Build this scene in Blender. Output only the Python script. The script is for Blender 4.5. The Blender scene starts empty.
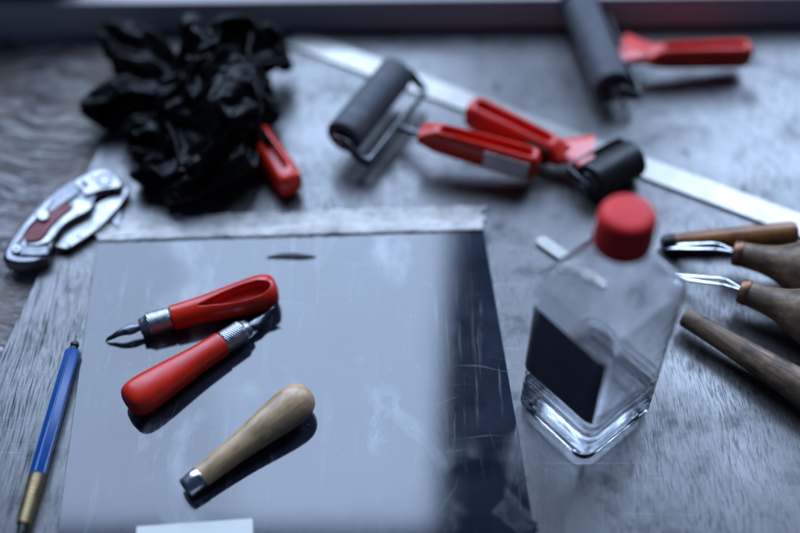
import bpy, bmesh, math, random
from mathutils import Vector, Matrix, Euler, noise
random.seed(7)
C = bpy.context.scene.collection
sc = bpy.context.scene
PI = math.pi
R = math.radians

# ------------------------------------------------------------------ camera
CAM_D, PITCH, FPX = 0.67, R(50), 50 / 36 * 800
CAM = Vector((0, -CAM_D * math.cos(PITCH), CAM_D * math.sin(PITCH)))
FW = Vector((0, math.cos(PITCH), -math.sin(PITCH)))
UP = Vector((0, math.sin(PITCH), math.cos(PITCH)))


def at(px, py, z=0.0):
    """point of the photograph (800x533) at height z (metres)"""
    d = FW + Vector((1, 0, 0)) * ((px - 400) / FPX) - UP * ((py - 266.5) / FPX)
    return CAM + d * ((z - CAM.z) / d.z)


cam = bpy.data.cameras.new('camera')
co = bpy.data.objects.new('camera', cam)
C.objects.link(co)
co.location = CAM
co.rotation_euler = (PI / 2 - PITCH, 0, 0)
cam.lens, cam.sensor_width = 50, 36
cam.clip_start, cam.clip_end = 0.01, 50
cam.dof.use_dof = True
cam.dof.focus_distance = 0.603
cam.dof.aperture_fstop = 2.0
cam.dof.aperture_blades = 0
sc.camera = co

# ------------------------------------------------------------------ helpers


def obj(name, me, mat, parent=None):
    o = bpy.data.objects.new(name, me)
    C.objects.link(o)
    if mat:
        me.materials.append(mat)
    if parent:
        o.parent = parent
    return o


def mesh_of(bm, name='mesh', smooth=True, ang=35):
    bmesh.ops.recalc_face_normals(bm, faces=bm.faces)
    me = bpy.data.meshes.new(name)
    bm.to_mesh(me)
    bm.free()
    if smooth:
        me.set_sharp_from_angle(angle=R(ang))
        for p in me.polygons:
            # truly flat faces keep their own normal so that they mirror cleanly
            p.use_smooth = max(abs(c) for c in p.normal) < .99999
    return me


def part(name, bm, mat, parent, world=False, ang=35):
    """mesh part; world=True: the bmesh is in world coordinates"""
    if world:
        bmesh.ops.transform(bm, matrix=parent.matrix_basis.inverted(), verts=bm.verts)
    return obj(name, mesh_of(bm, name, True, ang), mat, parent)


def tag(o, label, cat, group=None):
    o['label'], o['category'] = label, cat
    if group:
        o['group'] = group
    return o


def thing(name, label, cat, mat4, group=None):
    o = bpy.data.objects.new(name, None)
    o.empty_display_size = 0.01
    C.objects.link(o)
    o.matrix_basis = mat4
    return tag(o, label, cat, group)


def struct(name, bm, mat, ang=35):
    o = obj(name, mesh_of(bm, name, True, ang), mat)
    o['kind'] = 'structure'
    return o


def axis_frame(p, q, roll=0.0):
    """origin p, local X towards q, local Z as upright as possible, rolled about X"""
    x = (q - p).normalized()
    y = Vector((0, 0, 1)).cross(x).normalized()
    z = x.cross(y)
    m = Matrix((x, y, z)).transposed().to_4x4()
    return Matrix.Translation(p) @ m @ Matrix.Rotation(roll, 4, 'X')


def loft(rings, cap=True, closed=True):
    bm = bmesh.new()
    vs = [[bm.verts.new(p) for p in r] for r in rings]
    n = len(rings[0])
    for a, b in zip(vs, vs[1:]):
        for i in range(n if closed else n - 1):
            j = (i + 1) % n
            bm.faces.new((a[i], a[j], b[j], b[i]))
    if cap:
        for r in (vs[0], vs[-1]):
            c = bm.verts.new(sum((v.co for v in r), Vector()) / n)
            for i in range(n):
                bm.faces.new((r[i], r[(i + 1) % n], c))
    return bm


def spline(keys, n):
    """smooth Catmull-Rom resampling of tuples; first entry is the parameter"""
    out = []
    for k in range(n + 1):
        t = keys[0][0] + (keys[-1][0] - keys[0][0]) * k / n
        i = 0
        while i < len(keys) - 2 and t > keys[i + 1][0]:
            i += 1
        k0, k1, k2, k3 = keys[max(i - 1, 0)], keys[i], keys[i + 1], keys[min(i + 2, len(keys) - 1)]
        h = k2[0] - k1[0]
        u = (t - k1[0]) / h if h else 0
        row = [t]
        for c in range(1, len(k1)):
            m1 = (k2[c] - k0[c]) / (k2[0] - k0[0]) * h if k2[0] != k0[0] else 0
            m2 = (k3[c] - k1[c]) / (k3[0] - k1[0]) * h if k3[0] != k1[0] else 0
            row.append((2 * u**3 - 3 * u**2 + 1) * k1[c] + (u**3 - 2 * u**2 + u) * m1 +
                       (-2 * u**3 + 3 * u**2) * k2[c] + (u**3 - u**2) * m2)
        out.append(row)
    return out


def lathe(prof, n=40, sy=1.0, sz=1.0, rmod=None):
    """revolve (x, r) around local X"""
    rings = []
    for x, r in prof:
        ring = []
        for i in range(n):
            a = 2 * PI * i / n
            rr = r if rmod is None else r + rmod(x, a, r)
            ring.append(Vector((x, rr * math.cos(a) * sy, rr * math.sin(a) * sz)))
        rings.append(ring)
    return loft(rings)


def sweep(pts, ra, rb=None, n=12, up=Vector((0, 0, 1)), sq=1.0):
    """tube along pts; ra sideways radius, rb radius along up (lists or numbers); sq: superellipse power"""
    pts = [Vector(p) for p in pts]
    rings = []
    for i, p in enumerate(pts):
        t = (pts[min(i + 1, len(pts) - 1)] - pts[max(i - 1, 0)]).normalized()
        s = t.cross(up)
        s = s.normalized() if s.length > 1e-6 else Vector((1, 0, 0))
        u = s.cross(t).normalized()
        a = ra[i] if isinstance(ra, (list, tuple)) else ra
        b = (rb[i] if isinstance(rb, (list, tuple)) else rb) if rb is not None else a
        ring = []
        for k in range(n):
            th = 2 * PI * (k + .5) / n
            c, q = math.cos(th), math.sin(th)
            c = math.copysign(abs(c)**sq, c)
            q = math.copysign(abs(q)**sq, q)
            ring.append(p + s * (a * c) + u * (b * q))
        rings.append(ring)
    return loft(rings)


def smooth_path(keys, n):
    """Catmull-Rom through points with extra columns, evenly parametrised"""
    rows = spline([(i,) + tuple(k) for i, k in enumerate(keys)], n)
    return [r[1:] for r in rows]


def box(x0, x1, y0, y1, z0, z1, bev=0.0, seg=2):
    bm = bmesh.new()
    bmesh.ops.create_cube(bm, size=1)
    bmesh.ops.transform(bm, verts=bm.verts, matrix=Matrix.Translation(((x0 + x1) / 2, (y0 + y1) / 2, (z0 + z1) / 2)) @
                        Matrix.Diagonal((x1 - x0, y1 - y0, z1 - z0, 1)))
    if bev:
        bmesh.ops.bevel(bm, geom=bm.edges[:], offset=bev, segments=seg, affect='EDGES', profile=.5)
    return bm


def extrude(pts, z0, z1, bev=0.0, seg=2):
    """flat outline (list of 2-D/3-D points) raised from z0 to z1 with a rounded upper rim"""
    bm = bmesh.new()
    lo = [bm.verts.new((p[0], p[1], z0)) for p in pts]
    f = bm.faces.new(lo)
    r = bmesh.ops.extrude_face_region(bm, geom=[f])
    bmesh.ops.translate(bm, verts=[v for v in r['geom'] if isinstance(v, bmesh.types.BMVert)], vec=(0, 0, z1 - z0))
    bm.normal_update()
    if bev:
        top = [e for e in bm.edges if all(abs(v.co.z - z1) < 1e-7 for v in e.verts)]
        bmesh.ops.bevel(bm, geom=top, offset=bev, segments=seg, affect='EDGES', profile=.5)
    bmesh.ops.triangulate(bm, faces=[f for f in bm.faces if len(f.verts) > 4])
    return bm


def rounded(pts, n=4, k=.3):
    """soften an outline by Chaikin corner cutting"""
    for _ in range(n):
        q = []
        for a, b in zip(pts, pts[1:] + pts[:1]):
            a, b = Vector(a), Vector(b)
            q += [a.lerp(b, k), b.lerp(a, k)]
        pts = q
        k = .25
    return pts


def sculpt(bm, cutters=(), voxel=.0004, smooth=5, adds=()):
    """cut or add solids, then remesh and relax: a moulded shape with soft rims"""
    tmp = []

    def mk(b):
        o = obj('temporary', mesh_of(b), None)
        tmp.append(o)
        return o
    base = mk(bm)
    for b, op in [(c, 'DIFFERENCE') for c in cutters] + [(a, 'UNION') for a in adds]:
        m = base.modifiers.new('b', 'BOOLEAN')
        m.operation, m.object, m.solver = op, mk(b), 'EXACT'
    m = base.modifiers.new('r', 'REMESH')
    m.mode, m.voxel_size, m.use_smooth_shade = 'VOXEL', voxel, True
    if smooth:
        m = base.modifiers.new('s', 'SMOOTH')
        m.factor, m.iterations = .5, smooth
    me = bpy.data.meshes.new_from_object(base.evaluated_get(bpy.context.evaluated_depsgraph_get()))
    for o in tmp:
        d = o.data
        bpy.data.objects.remove(o)
        bpy.data.meshes.remove(d)
    out = bmesh.new()
    out.from_mesh(me)
    bpy.data.meshes.remove(me)
    return out


def dup(root, mat4, label):
    r = root.copy()
    C.objects.link(r)
    r.matrix_basis = mat4
    r['label'] = label
    for ch in list(root.children):
        c = ch.copy()
        C.objects.link(c)
        c.parent = r
        for g in ch.children:
            d = g.copy()
            C.objects.link(d)
            d.parent = c
    return r


# ------------------------------------------------------------------ materials
class N:
    """tiny node-building helper"""

    def __init__(self, name):
        self.m = bpy.data.materials.new(name)
        self.m.use_nodes = True
        self.t = self.m.node_tree
        self.b = self.t.nodes['Principled BSDF']
        self.tc = self.t.nodes.new('ShaderNodeTexCoord').outputs['Object']

    def new(self, kind, **kw):
        n = self.t.nodes.new(kind)
        for k, v in kw.items():
            if k.startswith('i_'):
                key = k[2:]
                key = int(key) if key.isdigit() else key.replace('_', ' ')
                self.put(n.inputs[key], v)
            else:
                setattr(n, k, v)
        return n

    def put(self, sock, v):
        if hasattr(v, 'links') or isinstance(v, bpy.types.NodeSocket):
            self.t.links.new(v, sock)
        elif isinstance(v, (tuple, list)) and len(v) == 3 and sock.type == 'RGBA':
            sock.default_value = (*v, 1)
        else:
            sock.default_value = v

    def mapping(self, scale=(1, 1, 1), rot=(0, 0, 0), loc=(0, 0, 0), src=None):
        return self.new('ShaderNodeMapping', i_Vector=src or self.tc, i_Scale=scale, i_Rotation=rot, i_Location=loc).outputs[0]

    def noise(self, vec, scale, detail=4, rough=.55, dist=0.0):
        return self.new('ShaderNodeTexNoise', i_Vector=vec, i_Scale=scale, i_Detail=detail, i_Roughness=rough, i_Distortion=dist).outputs['Fac']

    def ramp(self, fac, stops, interp='LINEAR'):
        n = self.new('ShaderNodeValToRGB', i_0=fac)
        e = n.color_ramp.elements
        n.color_ramp.interpolation = interp
        while len(e) < len(stops):
            e.new(.5)
        for el, (p, c) in zip(e, stops):
            el.position = p
            el.color = (c, c, c, 1) if isinstance(c, (int, float)) else (*c, 1)
        return n.outputs[0]

    def math(self, op, a, b=0.0, clamp=False):
        return self.new('ShaderNodeMath', operation=op, use_clamp=clamp, i_0=a, i_1=b).outputs[0]

    def mix(self, fac, a, b, blend='MIX'):
        n = self.new('ShaderNodeMix', data_type='RGBA', blend_type=blend)
        self.put(n.inputs[0], fac)
        self.put(n.inputs[6], a)
        self.put(n.inputs[7], b)
        return n.outputs[2]

    def bump(self, h, strength=.3, dist=.001, normal=None):
        n = self.new('ShaderNodeBump', i_Height=h, i_Strength=strength, i_Distance=dist)
        if normal:
            self.put(n.inputs['Normal'], normal)
        return n.outputs[0]

    def set(self, **kw):
        for k, v in kw.items():
            self.put(self.b.inputs[k.replace('_', ' ')], v)
        return self.m


def plastic(name, col, rough=.28, dirt=.12, scale=120, spec=.5, grime=0.0, gcol=(.02, .016, .016)):
    n = N(name)
    f = n.noise(n.tc, scale, 5, .6)
    col2 = tuple(c * .72 for c in col)
    base = n.mix(n.ramp(f, [(.35, 0), (.75, 1)]), col, col2)
    if grime:
        gr = n.noise(n.mapping((1, 1, 1), loc=(6, 3, 1)), 85, 8, .7, .4)
        gr2 = n.noise(n.mapping((40, 260, 260), loc=(2, 8, 4)), 1.0, 5, .65)
        gm = n.math('MAXIMUM', n.ramp(gr, [(.57, 0), (.68, 1)]), n.ramp(gr2, [(.62, 0), (.72, .8)]))
        base = n.mix(n.math('MULTIPLY', gm, grime), base, gcol)
    sm = n.ramp(n.noise(n.mapping((1, 1, 1), loc=(3, 1, 2)), scale * .5, 6, .65), [(.3, rough - .06), (.7, rough + dirt)])
    sc_ = n.noise(n.mapping((1, 9, 9)), scale * 3, 3, .6)
    return n.set(Base_Color=base, Roughness=sm, Specular_IOR_Level=spec, Normal=n.bump(sc_, .06, .0004))


def metal(name, col=(.62, .63, .65), rough=.25, scale=300, var=.15, aniso=(1, 1, 1)):
    n = N(name)
    f = n.noise(n.mapping(aniso), scale, 5, .6)
    g = n.noise(n.tc, scale * .2, 4, .6)
    base = n.mix(n.ramp(g, [(.4, 0), (.75, .5)]), col, tuple(c * .5 for c in col))
    return n.set(Base_Color=base, Metallic=1.0, Roughness=n.ramp(f, [(.3, max(rough - var, .03)), (.7, rough + var)]),
                 Normal=n.bump(f, .05, .0003))


def turned_wood(name, light, dark, rough=.4, coat=0.0, spots=.0, grain=1.0, stained=.85):
    """grain along local X"""
    n = N(name)
    v = n.mapping((20 * grain, 330, 330))
    w = n.noise(v, 1.0, 6, .66, .8)
    fine = n.noise(n.mapping((60, 1500, 1500)), 1.0, 4, .65)
    stain = n.noise(n.mapping((70, 95, 95), loc=(2, 7, 1)), 1.0, 6, .66)
    c = n.mix(n.ramp(w, [(.32, 0), (.66, 1)]), light, dark)
    c = n.mix(n.ramp(fine, [(.52, 0), (.72, .55)]), c, tuple(x * .35 for x in dark))
    c = n.mix(n.ramp(stain, [(.46, 0), (.64, stained)]), c, tuple(x * .45 for x in dark))
    if spots:
        vo = n.new('ShaderNodeTexVoronoi', i_Vector=n.mapping((40, 55, 55)), i_Scale=1.0).outputs['Distance']
        c = n.mix(n.ramp(vo, [(.06, spots), (.17, 0)]), c, (.02, .016, .012))
    return n.set(Base_Color=c, Roughness=n.ramp(w, [(.3, rough - .08), (.7, rough + .12)]), Coat_Weight=coat, Coat_Roughness=.25,
                 Normal=n.bump(fine, .25, .0005))


M = {}
M['red'] = plastic('red_plastic', (.76, .020, .003), .24, .2, 70, grime=.45)
M['red_dull'] = plastic('red_dull_plastic', (.80, .022, .004), .32, .15, grime=.55)
M['red_clear'] = N('red_clear_plastic').set(Base_Color=(.85, .11, .10), Roughness=.22, Subsurface_Weight=.35,
                                            Subsurface_Radius=(.01, .004, .004), Subsurface_Scale=.6)
M['steel'] = metal('steel', (.62, .63, .65), .22)
M['chuck'] = metal('satin_steel', (.46, .47, .48), .38)
M['dark_steel'] = metal('dark_steel', (.16, .165, .18), .33)
M['mid_steel'] = metal('mid_steel', (.13, .135, .142), .34, 160)
M['silver'] = metal('silver_metal', (.30, .302, .305), .36, 160)
M['brass'] = metal('brass', (.40, .29, .15), .45, 220)
M['copper'] = metal('copper', (.28, .15, .095), .5, 250)
M['ruler'] = metal('ruler_steel', (.30, .29, .27), .34, 260, .1, (1, 14, 14))
M['black'] = plastic('black_plastic', (.009, .009, .011), .36, .15)
M['navy'] = plastic('navy_card', (.004, .008, .03), .55, .1)
M['blue'] = plastic('blue_lacquer', (.010, .085, .33), .26, .12, 90)
M['blue_dull'] = plastic('blue_plastic', (.01, .06, .2), .4, .1)
M['rubber_grey'] = plastic('grey_rubber', (.088, .093, .105), .6, .12, 200, .45, grime=.5, gcol=(.22, .22, .23))
M['rubber_black'] = plastic('black_rubber', (.012, .0125, .014), .38, .2, 200)
M['inlay_red'] = plastic('dark_red_grip', (.22, .008, .016), .5, .12)
M['label_dark'] = plastic('dark_label_paper', (.12, .12, .135), .5, .15, 60)
M['sticker'] = plastic('worn_sticker', (.85, .70, .70), .5, .2, 90, grime=.4)
M['sticker_dark'] = plastic('dark_sticker', (.05, .03, .035), .5, .2, 90)
M['white_stick'] = plastic('pale_stick', (.72, .68, .60), .5, .1, 80)
M['lino'] = plastic('dark_shaving', (.012, .011, .012), .5, .2)
M['cap'] = plastic('cap_red', (.9, .020, .018), .45, .1, 60, .3, grime=.2)
M['birch'] = turned_wood('birch_handle', (.76, .50, .27), (.50, .30, .15), .36, .25, .85, stained=.6)
M['walnut'] = turned_wood('walnut_handle', (.32, .20, .115), (.13, .078, .045), .5, .05)
M['orange_wood'] = turned_wood('amber_handle', (.50, .19, .045), (.22, .075, .018), .34, .3)
M['old_wood'] = turned_wood('old_handle', (.36, .22, .125), (.085, .05, .03), .55, .05, .5)

# black glove nitrile
n = N('black_nitrile')
M['glove'] = n.set(Base_Color=(.002, .0021, .0026), Roughness=n.ramp(n.noise(n.tc, 90, 4), [(.3, .24), (.7, .38)]),
                   Specular_IOR_Level=.11, Normal=n.bump(n.noise(n.tc, 330, 5, .6), .2, .0008))

# clear bottle plastic and its liquid
n = N('clear_plastic')
wavy = n.math('ADD', n.noise(n.tc, 55, 3), n.math('MULTIPLY', n.noise(n.mapping((1, 1, .25)), 260, 3), .12))
M['clear'] = n.set(Base_Color=(.985, .99, 1), Roughness=n.ramp(n.noise(n.tc, 140, 6, .7), [(.40, .03), (.72, .24)]), IOR=1.4, Transmission_Weight=1.0, Normal=n.bump(wavy, .55, .0014))
M['liquid'] = N('clear_liquid').set(Base_Color=(.96, .975, 1), Roughness=0.0, IOR=1.33, Transmission_Weight=1.0)

# masking tape
n = N('masking_tape')
f = n.noise(n.tc, 55, 6, .65)
g = n.noise(n.mapping((1, 3, 1), loc=(4, 2, 0)), 130, 5, .7)
c = n.mix(n.ramp(f, [(.38, 0), (.7, 1)]), (.86, .81, .74), (.40, .38, .35))
c = n.mix(n.ramp(g, [(.55, 0), (.75, .7)]), c, (.085, .085, .095))
M['tape'] = n.set(Base_Color=c, Roughness=n.ramp(g, [(.3, .3), (.7, .6)]), Normal=n.bump(n.math('ADD', f, g), .6, .0012))
n = N('clear_tape')
M['clear_tape'] = n.set(Base_Color=(.028, .034, .045), Roughness=n.ramp(n.noise(n.tc, 300, 4), [(.3, .1), (.7, .28)]))
n = N('white_paper')
M['paper'] = n.set(Base_Color=(.84, .81, .74), Roughness=.7, Normal=n.bump(n.noise(n.tc, 900, 4), .15, .0003))

# stained board: grain runs away from the viewer, fine dark pores, rubbed grey sheen, scuffs
n = N('stained_board')
rot = (0, 0, R(7))
bend = n.new('ShaderNodeTexNoise', i_Vector=n.tc, i_Scale=7.0, i_Detail=2.0)
bv = n.new('ShaderNodeVectorMath', operation='MULTIPLY_ADD')
n.put(bv.inputs[0], bend.outputs['Color'])
bv.inputs[1].default_value = (.018, .018, 0)
n.put(bv.inputs[2], n.tc)
src = bv.outputs[0]
broad = n.noise(n.mapping((60, 5, 1), rot, src=src), 1.0, 6, .6, .6)
long_ = n.noise(n.mapping((520, 9, 1), rot, (3, 5, 0), src), 1.0, 5, .6, .2)
pores = n.noise(n.mapping((1900, 75, 1), rot, src=src), 1.0, 2, .5, .15)
short = n.noise(n.mapping((1700, 120, 1), rot, (6, 1, 0), src), 1.0, 2, .5, .1)
blotch = n.noise(n.mapping(loc=(1.7, .4, 0)), 13, 7, .62)
patch = n.noise(n.mapping(loc=(8.2, 4.4, 0)), 30, 6, .64)
dust = n.noise(n.mapping(loc=(5.7, 2.4, 0)), 60, 8, .72)
pmask = n.ramp(n.noise(n.mapping((30, 8, 1), rot, (1, 9, 0), src), 1.0, 4, .6), [(.36, .15), (.6, 1)])
pm = n.math('MULTIPLY', n.ramp(pores, [(.575, 0), (.605, 1)]), pmask)
pm2 = n.math('MULTIPLY', n.ramp(short, [(.60, 0), (.65, .8)]), pmask)
pm = n.math('MAXIMUM', pm, pm2)
c = n.mix(n.ramp(broad, [(.32, 0), (.68, 1)]), (.064, .057, .053), (.022, .019, .018))
c = n.mix(n.ramp(long_, [(.48, 0), (.7, .45)]), c, (.10, .092, .088))
c = n.mix(n.ramp(blotch, [(.46, 0), (.68, .55)]), c, (.12, .114, .11))
mott = n.noise(n.mapping((420, 260, 1), rot, (5, 5, 0)), 1.0, 6, .7)
c = n.mix(n.ramp(mott, [(.48, 0), (.7, .5)]), c, (.13, .122, .116))
c = n.mix(n.ramp(patch, [(.54, 0), (.70, .75)]), c, (.012, .011, .012))
c = n.mix(n.ramp(dust, [(.60, 0), (.72, .5)]), c, (.24, .235, .235))
c = n.mix(n.math('MULTIPLY', pm, .75), c, (.004, .0035, .0035))
# dark drips
vo = n.noise(n.mapping((1, .55, 1), loc=(9, 3, 0)), 40, 2, .4)
c = n.mix(n.ramp(vo, [(.69, 0), (.73, .8)]), c, (.010, .010, .011))
# pale curved scuffs
warp2 = n.noise(n.mapping(loc=(2, 2, 0)), 20, 3)
scr = n.new('ShaderNodeTexNoise', i_Vector=n.mapping((14, 700, 1), (0, 0, R(12)), (2, 1, 0), src), i_Scale=1.0, i_Detail=3.0, i_Distortion=.5).outputs['Fac']
scr2 = n.new('ShaderNodeTexNoise', i_Vector=n.mapping((600, 16, 1), (0, 0, R(-38)), (7, 1, 0), src), i_Scale=1.0, i_Detail=3.0, i_Distortion=.6).outputs['Fac']
sm_ = n.math('MULTIPLY', n.math('MAXIMUM', n.ramp(scr, [(.64, 0), (.72, 1)]), n.ramp(scr2, [(.66, 0), (.74, 1)])), n.ramp(warp2, [(.45, 0), (.6, 1)]))
c = n.mix(n.math('MULTIPLY', sm_, .6), c, (.3, .3, .31))
# a rubbed pale patch of scuffs far right
far_ = at(765, 115, 0)
dd = n.new('ShaderNodeVectorMath', operation='DISTANCE', i_0=n.tc)
dd.inputs[1].default_value = far_
sc3 = n.noise(n.mapping((140, 60, 1), (0, 0, R(30)), (1, 1, 0), src), 1.0, 5, .65, 1.2)
c = n.mix(n.math('MULTIPLY', n.ramp(dd.outputs['Value'], [(.02, .6), (.075, 0)]), n.ramp(sc3, [(.56, 0), (.64, 1)])), c, (.34, .34, .33))
sx_ = n.new('ShaderNodeSeparateXYZ', i_0=n.tc)
worn = n.math('MULTIPLY', n.ramp(n.math('ADD', sx_.outputs[0], .5), [(.29, 1), (.34, 0)]), n.ramp(n.noise(n.mapping((800, 26, 1), rot, (4, 4, 0), src), 1.0, 5, .7, .2), [(.50, 0), (.60, 1)]))
c = n.mix(n.math('MULTIPLY', worn, .8), c, (.012, .011, .011))
stain = n.math('MAXIMUM', n.ramp(patch, [(.54, 0), (.70, 1)]), n.ramp(vo, [(.66, 0), (.72, 1)]))
big = n.noise(n.mapping(loc=(3.1, 7.4, 0)), 9, 5, .6)
lev = n.math('SUBTRACT', n.math('SUBTRACT', n.ramp(big, [(.36, .53), (.66, .40)]), n.math('MULTIPLY', stain, .26)), n.math('MULTIPLY', worn, .36))
ro = n.math('ADD', n.ramp(blotch, [(.3, .22), (.7, .40)]), n.math('ADD', n.math('MULTIPLY', pm, .3), n.ramp(patch, [(.4, 0), (.75, .1)])))
h = n.math('SUBTRACT', n.math('MULTIPLY', long_, .25), n.math('MULTIPLY', pm, .8))
M['board'] = n.set(Base_Color=c, Roughness=ro, IOR=2.0, Specular_IOR_Level=lev, Normal=n.bump(h, .22, .0005))

# weathered bench wood with swirling grain
n = N('weathered_wood')
wx = n.new('ShaderNodeTexNoise', i_Vector=n.mapping(loc=(.3, .2, 0)), i_Scale=9.0, i_Detail=2.0)
wv = n.new('ShaderNodeVectorMath', operation='MULTIPLY_ADD')
n.put(wv.inputs[0], wx.outputs['Color'])
wv.inputs[1].default_value = (.11, .11, 0)
n.put(wv.inputs[2], n.tc)
v = n.mapping((30, 190, 1), (0, 0, R(24)), src=wv.outputs[0])
rings = n.noise(v, 1.0, 6, .66, 1.1)
fine = n.noise(n.mapping((120, 1300, 1), (0, 0, R(24)), src=wv.outputs[0]), 1.0, 4, .6)
warm = n.noise(n.mapping(loc=(4, 4, 0)), 22, 4, .6)
c = n.mix(n.ramp(rings, [(.42, 0), (.56, 1)]), (.50, .46, .43), (.05, .037, .03))
c = n.mix(n.ramp(warm, [(.42, 0), (.66, .8)]), c, (.25, .175, .13))
c = n.mix(n.ramp(fine, [(.52, 0), (.68, .8)]), c, (.018, .015, .014))
h = n.math('SUBTRACT', rings, n.ramp(fine, [(.48, 0), (.7, .6)]))
M['weathered'] = n.set(Base_Color=c, Roughness=n.ramp(rings, [(.3, .36), (.7, .6)]), IOR=1.9, Normal=n.bump(h, .8, .0012))

# glossy dark plate with ink smears, scratches and dust
n = N('dark_glossy_plate')
sm1 = n.noise(n.mapping((26, 11, 1), (0, 0, R(8)), (4.9, 3.7, 0)), 1.0, 6, .66, .5)
sm2 = n.noise(n.mapping((14, 14, 1), loc=(7.1, 2.2, 0)), 1.0, 3, .5)
wipe = n.noise(n.mapping((170, 9, 1), (0, 0, R(6)), (2.2, 5.1, 0)), 1.0, 6, .7, .4)
wipe = n.math('MULTIPLY', n.ramp(wipe, [(.55, 0), (.69, .45)]), n.ramp(n.noise(n.mapping(loc=(1.3, 6.2, 0)), 16, 4), [(.46, 0), (.62, 1)]))
smear = n.math('MULTIPLY', n.ramp(sm1, [(.50, 0), (.66, 1)]), n.ramp(sm2, [(.49, 0), (.62, 1)]))
smear = n.math('MAXIMUM', smear, wipe)
wob = n.new('ShaderNodeTexNoise', i_Vector=n.tc, i_Scale=11.0, i_Detail=2.0)
wv = n.new('ShaderNodeVectorMath', operation='MULTIPLY_ADD')
n.put(wv.inputs[0], wob.outputs['Color'])
wv.inputs[1].default_value = (.05, .05, 0)
n.put(wv.inputs[2], n.tc)
sp = []
for (sx, sy, an, lo_) in ((360, 9, 20, .66), (9, 330, 31, .67), (420, 12, -35, .67), (12, 400, -14, .68), (300, 14, 63, .68)):
    q_ = n.noise(n.mapping((sx, sy, 1), (0, 0, R(an)), (an, lo_, 0), wv.outputs[0]), 1.0, 3, .5, .15)
    sp.append(n.ramp(q_, [(lo_, 0), (lo_ + .05, 1)]))
scr = sp[0]
for q_ in sp[1:]:
    scr = n.math('MAXIMUM', scr, q_)
scr = n.math('MULTIPLY', scr, n.ramp(n.noise(n.mapping(loc=(3, 3, 0)), 17, 3), [(.42, 0), (.6, 1)]))
specks = n.ramp(n.new('ShaderNodeTexVoronoi', i_Vector=n.tc, i_Scale=170.0).outputs['Distance'], [(.05, 1), (.10, 0)])
specks = n.math('MULTIPLY', specks, n.ramp(n.noise(n.tc, 95, 3), [(.55, 0), (.62, 1)]))
haze = n.ramp(n.noise(n.mapping(loc=(2, 8, 0)), 24, 6, .62), [(.35, 0), (.75, 1)])
c = n.mix(haze, (.013, .017, .026), (.028, .036, .053))
c = n.mix(n.math('MULTIPLY', scr, .26), c, (.26, .26, .28))
c = n.mix(n.math('MULTIPLY', smear, .7), c, (.44, .45, .46))
c = n.mix(n.math('MULTIPLY', specks, .5), c, (.4, .4, .4))
ro = n.math('ADD', n.math('MULTIPLY', haze, .05), n.math('ADD', .05, n.math('MULTIPLY', n.math('MAXIMUM', smear, n.math('MULTIPLY', scr, .5)), .09)))
M['plate'] = n.set(Base_Color=c, Roughness=ro, IOR=1.62, Normal=n.bump(n.noise(n.tc, 30, 2), .03, .0004))

# rail and sill paint
n = N('dark_rail_paint')
f = n.noise(n.mapping((6, 60, 60)), 1.0, 5, .6)
M['rail'] = n.set(Base_Color=n.mix(f, (.48, .44, .43), (.56, .52, .50)), Roughness=.85, Specular_IOR_Level=.15)
M['sill'] = N('pale_sill_paint').set(Base_Color=(.7, .72, .74), Roughness=.4)
M['frame'] = N('dark_window_paint').set(Base_Color=(.04, .042, .048), Roughness=.45)

# ------------------------------------------------------------------ setting
# weathered bench top under everything, stained board lying on it
struct('table_top', box(-.75, .75, -.55, .245, -.045, -.004, .001), M['weathered'])
eL = at(0, 354, 0), at(90, 165, 0)
dirv = (eL[1] - eL[0]).normalized()
nearL = eL[0] + dirv * ((-.5 - eL[0].y) / dirv.y)
farL = eL[0] + dirv * ((.242 - eL[0].y) / dirv.y)
struct('board', extrude([(nearL.x, -.5), (.70, -.5), (.70, .242), (farL.x, .242)], -.0038, 0, .0008), M['board'])
# ledge at the back: dark rail, pale sill behind it
RA, RB = at(0, 33, 0), at(800, 24, 0)
rang = math.atan2(RB.y - RA.y, RB.x - RA.x)
RM = Matrix.Translation(RA.lerp(RB, .5)) @ Matrix.Rotation(rang, 4, 'Z')


def turned(bm):
    bmesh.ops.transform(bm, matrix=RM, verts=bm.verts)
    return bm


struct('rail', turned(box(-1.3, 1.3, 0, .0095, -.045, .0247, .0015)), M['rail'])
struct('window_sill', turned(box(-1.3, 1.3, .0098, .2, -.03, .0215, .001)), M['sill'])
WY = .95
fr = box(.088, .42, WY - .02, WY + .03, -.05, 2.4, .002)
struct('window_frame', fr, M['frame'])

bx_ = at(80, 3, .024).x - RM.translation.x
navy = obj('box', mesh_of(turned(box(bx_ - .2, bx_, .0115, .065, .0219, .11, .0015))), M['navy'])
tag(navy, 'dark navy box standing on the pale sill in the far left corner', 'box')

# ------------------------------------------------------------------ plate, tape, paper
PT = .002
a, b, c_, d = at(97, 243), at(483, 232), at(534, 533), at(58, 533)


def ext(p, q, y):
    t = (y - p.y) / (q.y - p.y)
    return p.lerp(q, t)


nl, nr = ext(a, d, -.235), ext(b, c_, -.24)
ta, tb = a + Vector((-.0, .004, 0)), b + Vector((0, .004, 0))
plate = obj('printing_plate', mesh_of(extrude([nl, nr, tb, ta], .0004, PT, .0003)), M['plate'])
tag(plate, 'large dark glossy scratched plate lying flat on the board', 'plate')

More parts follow.
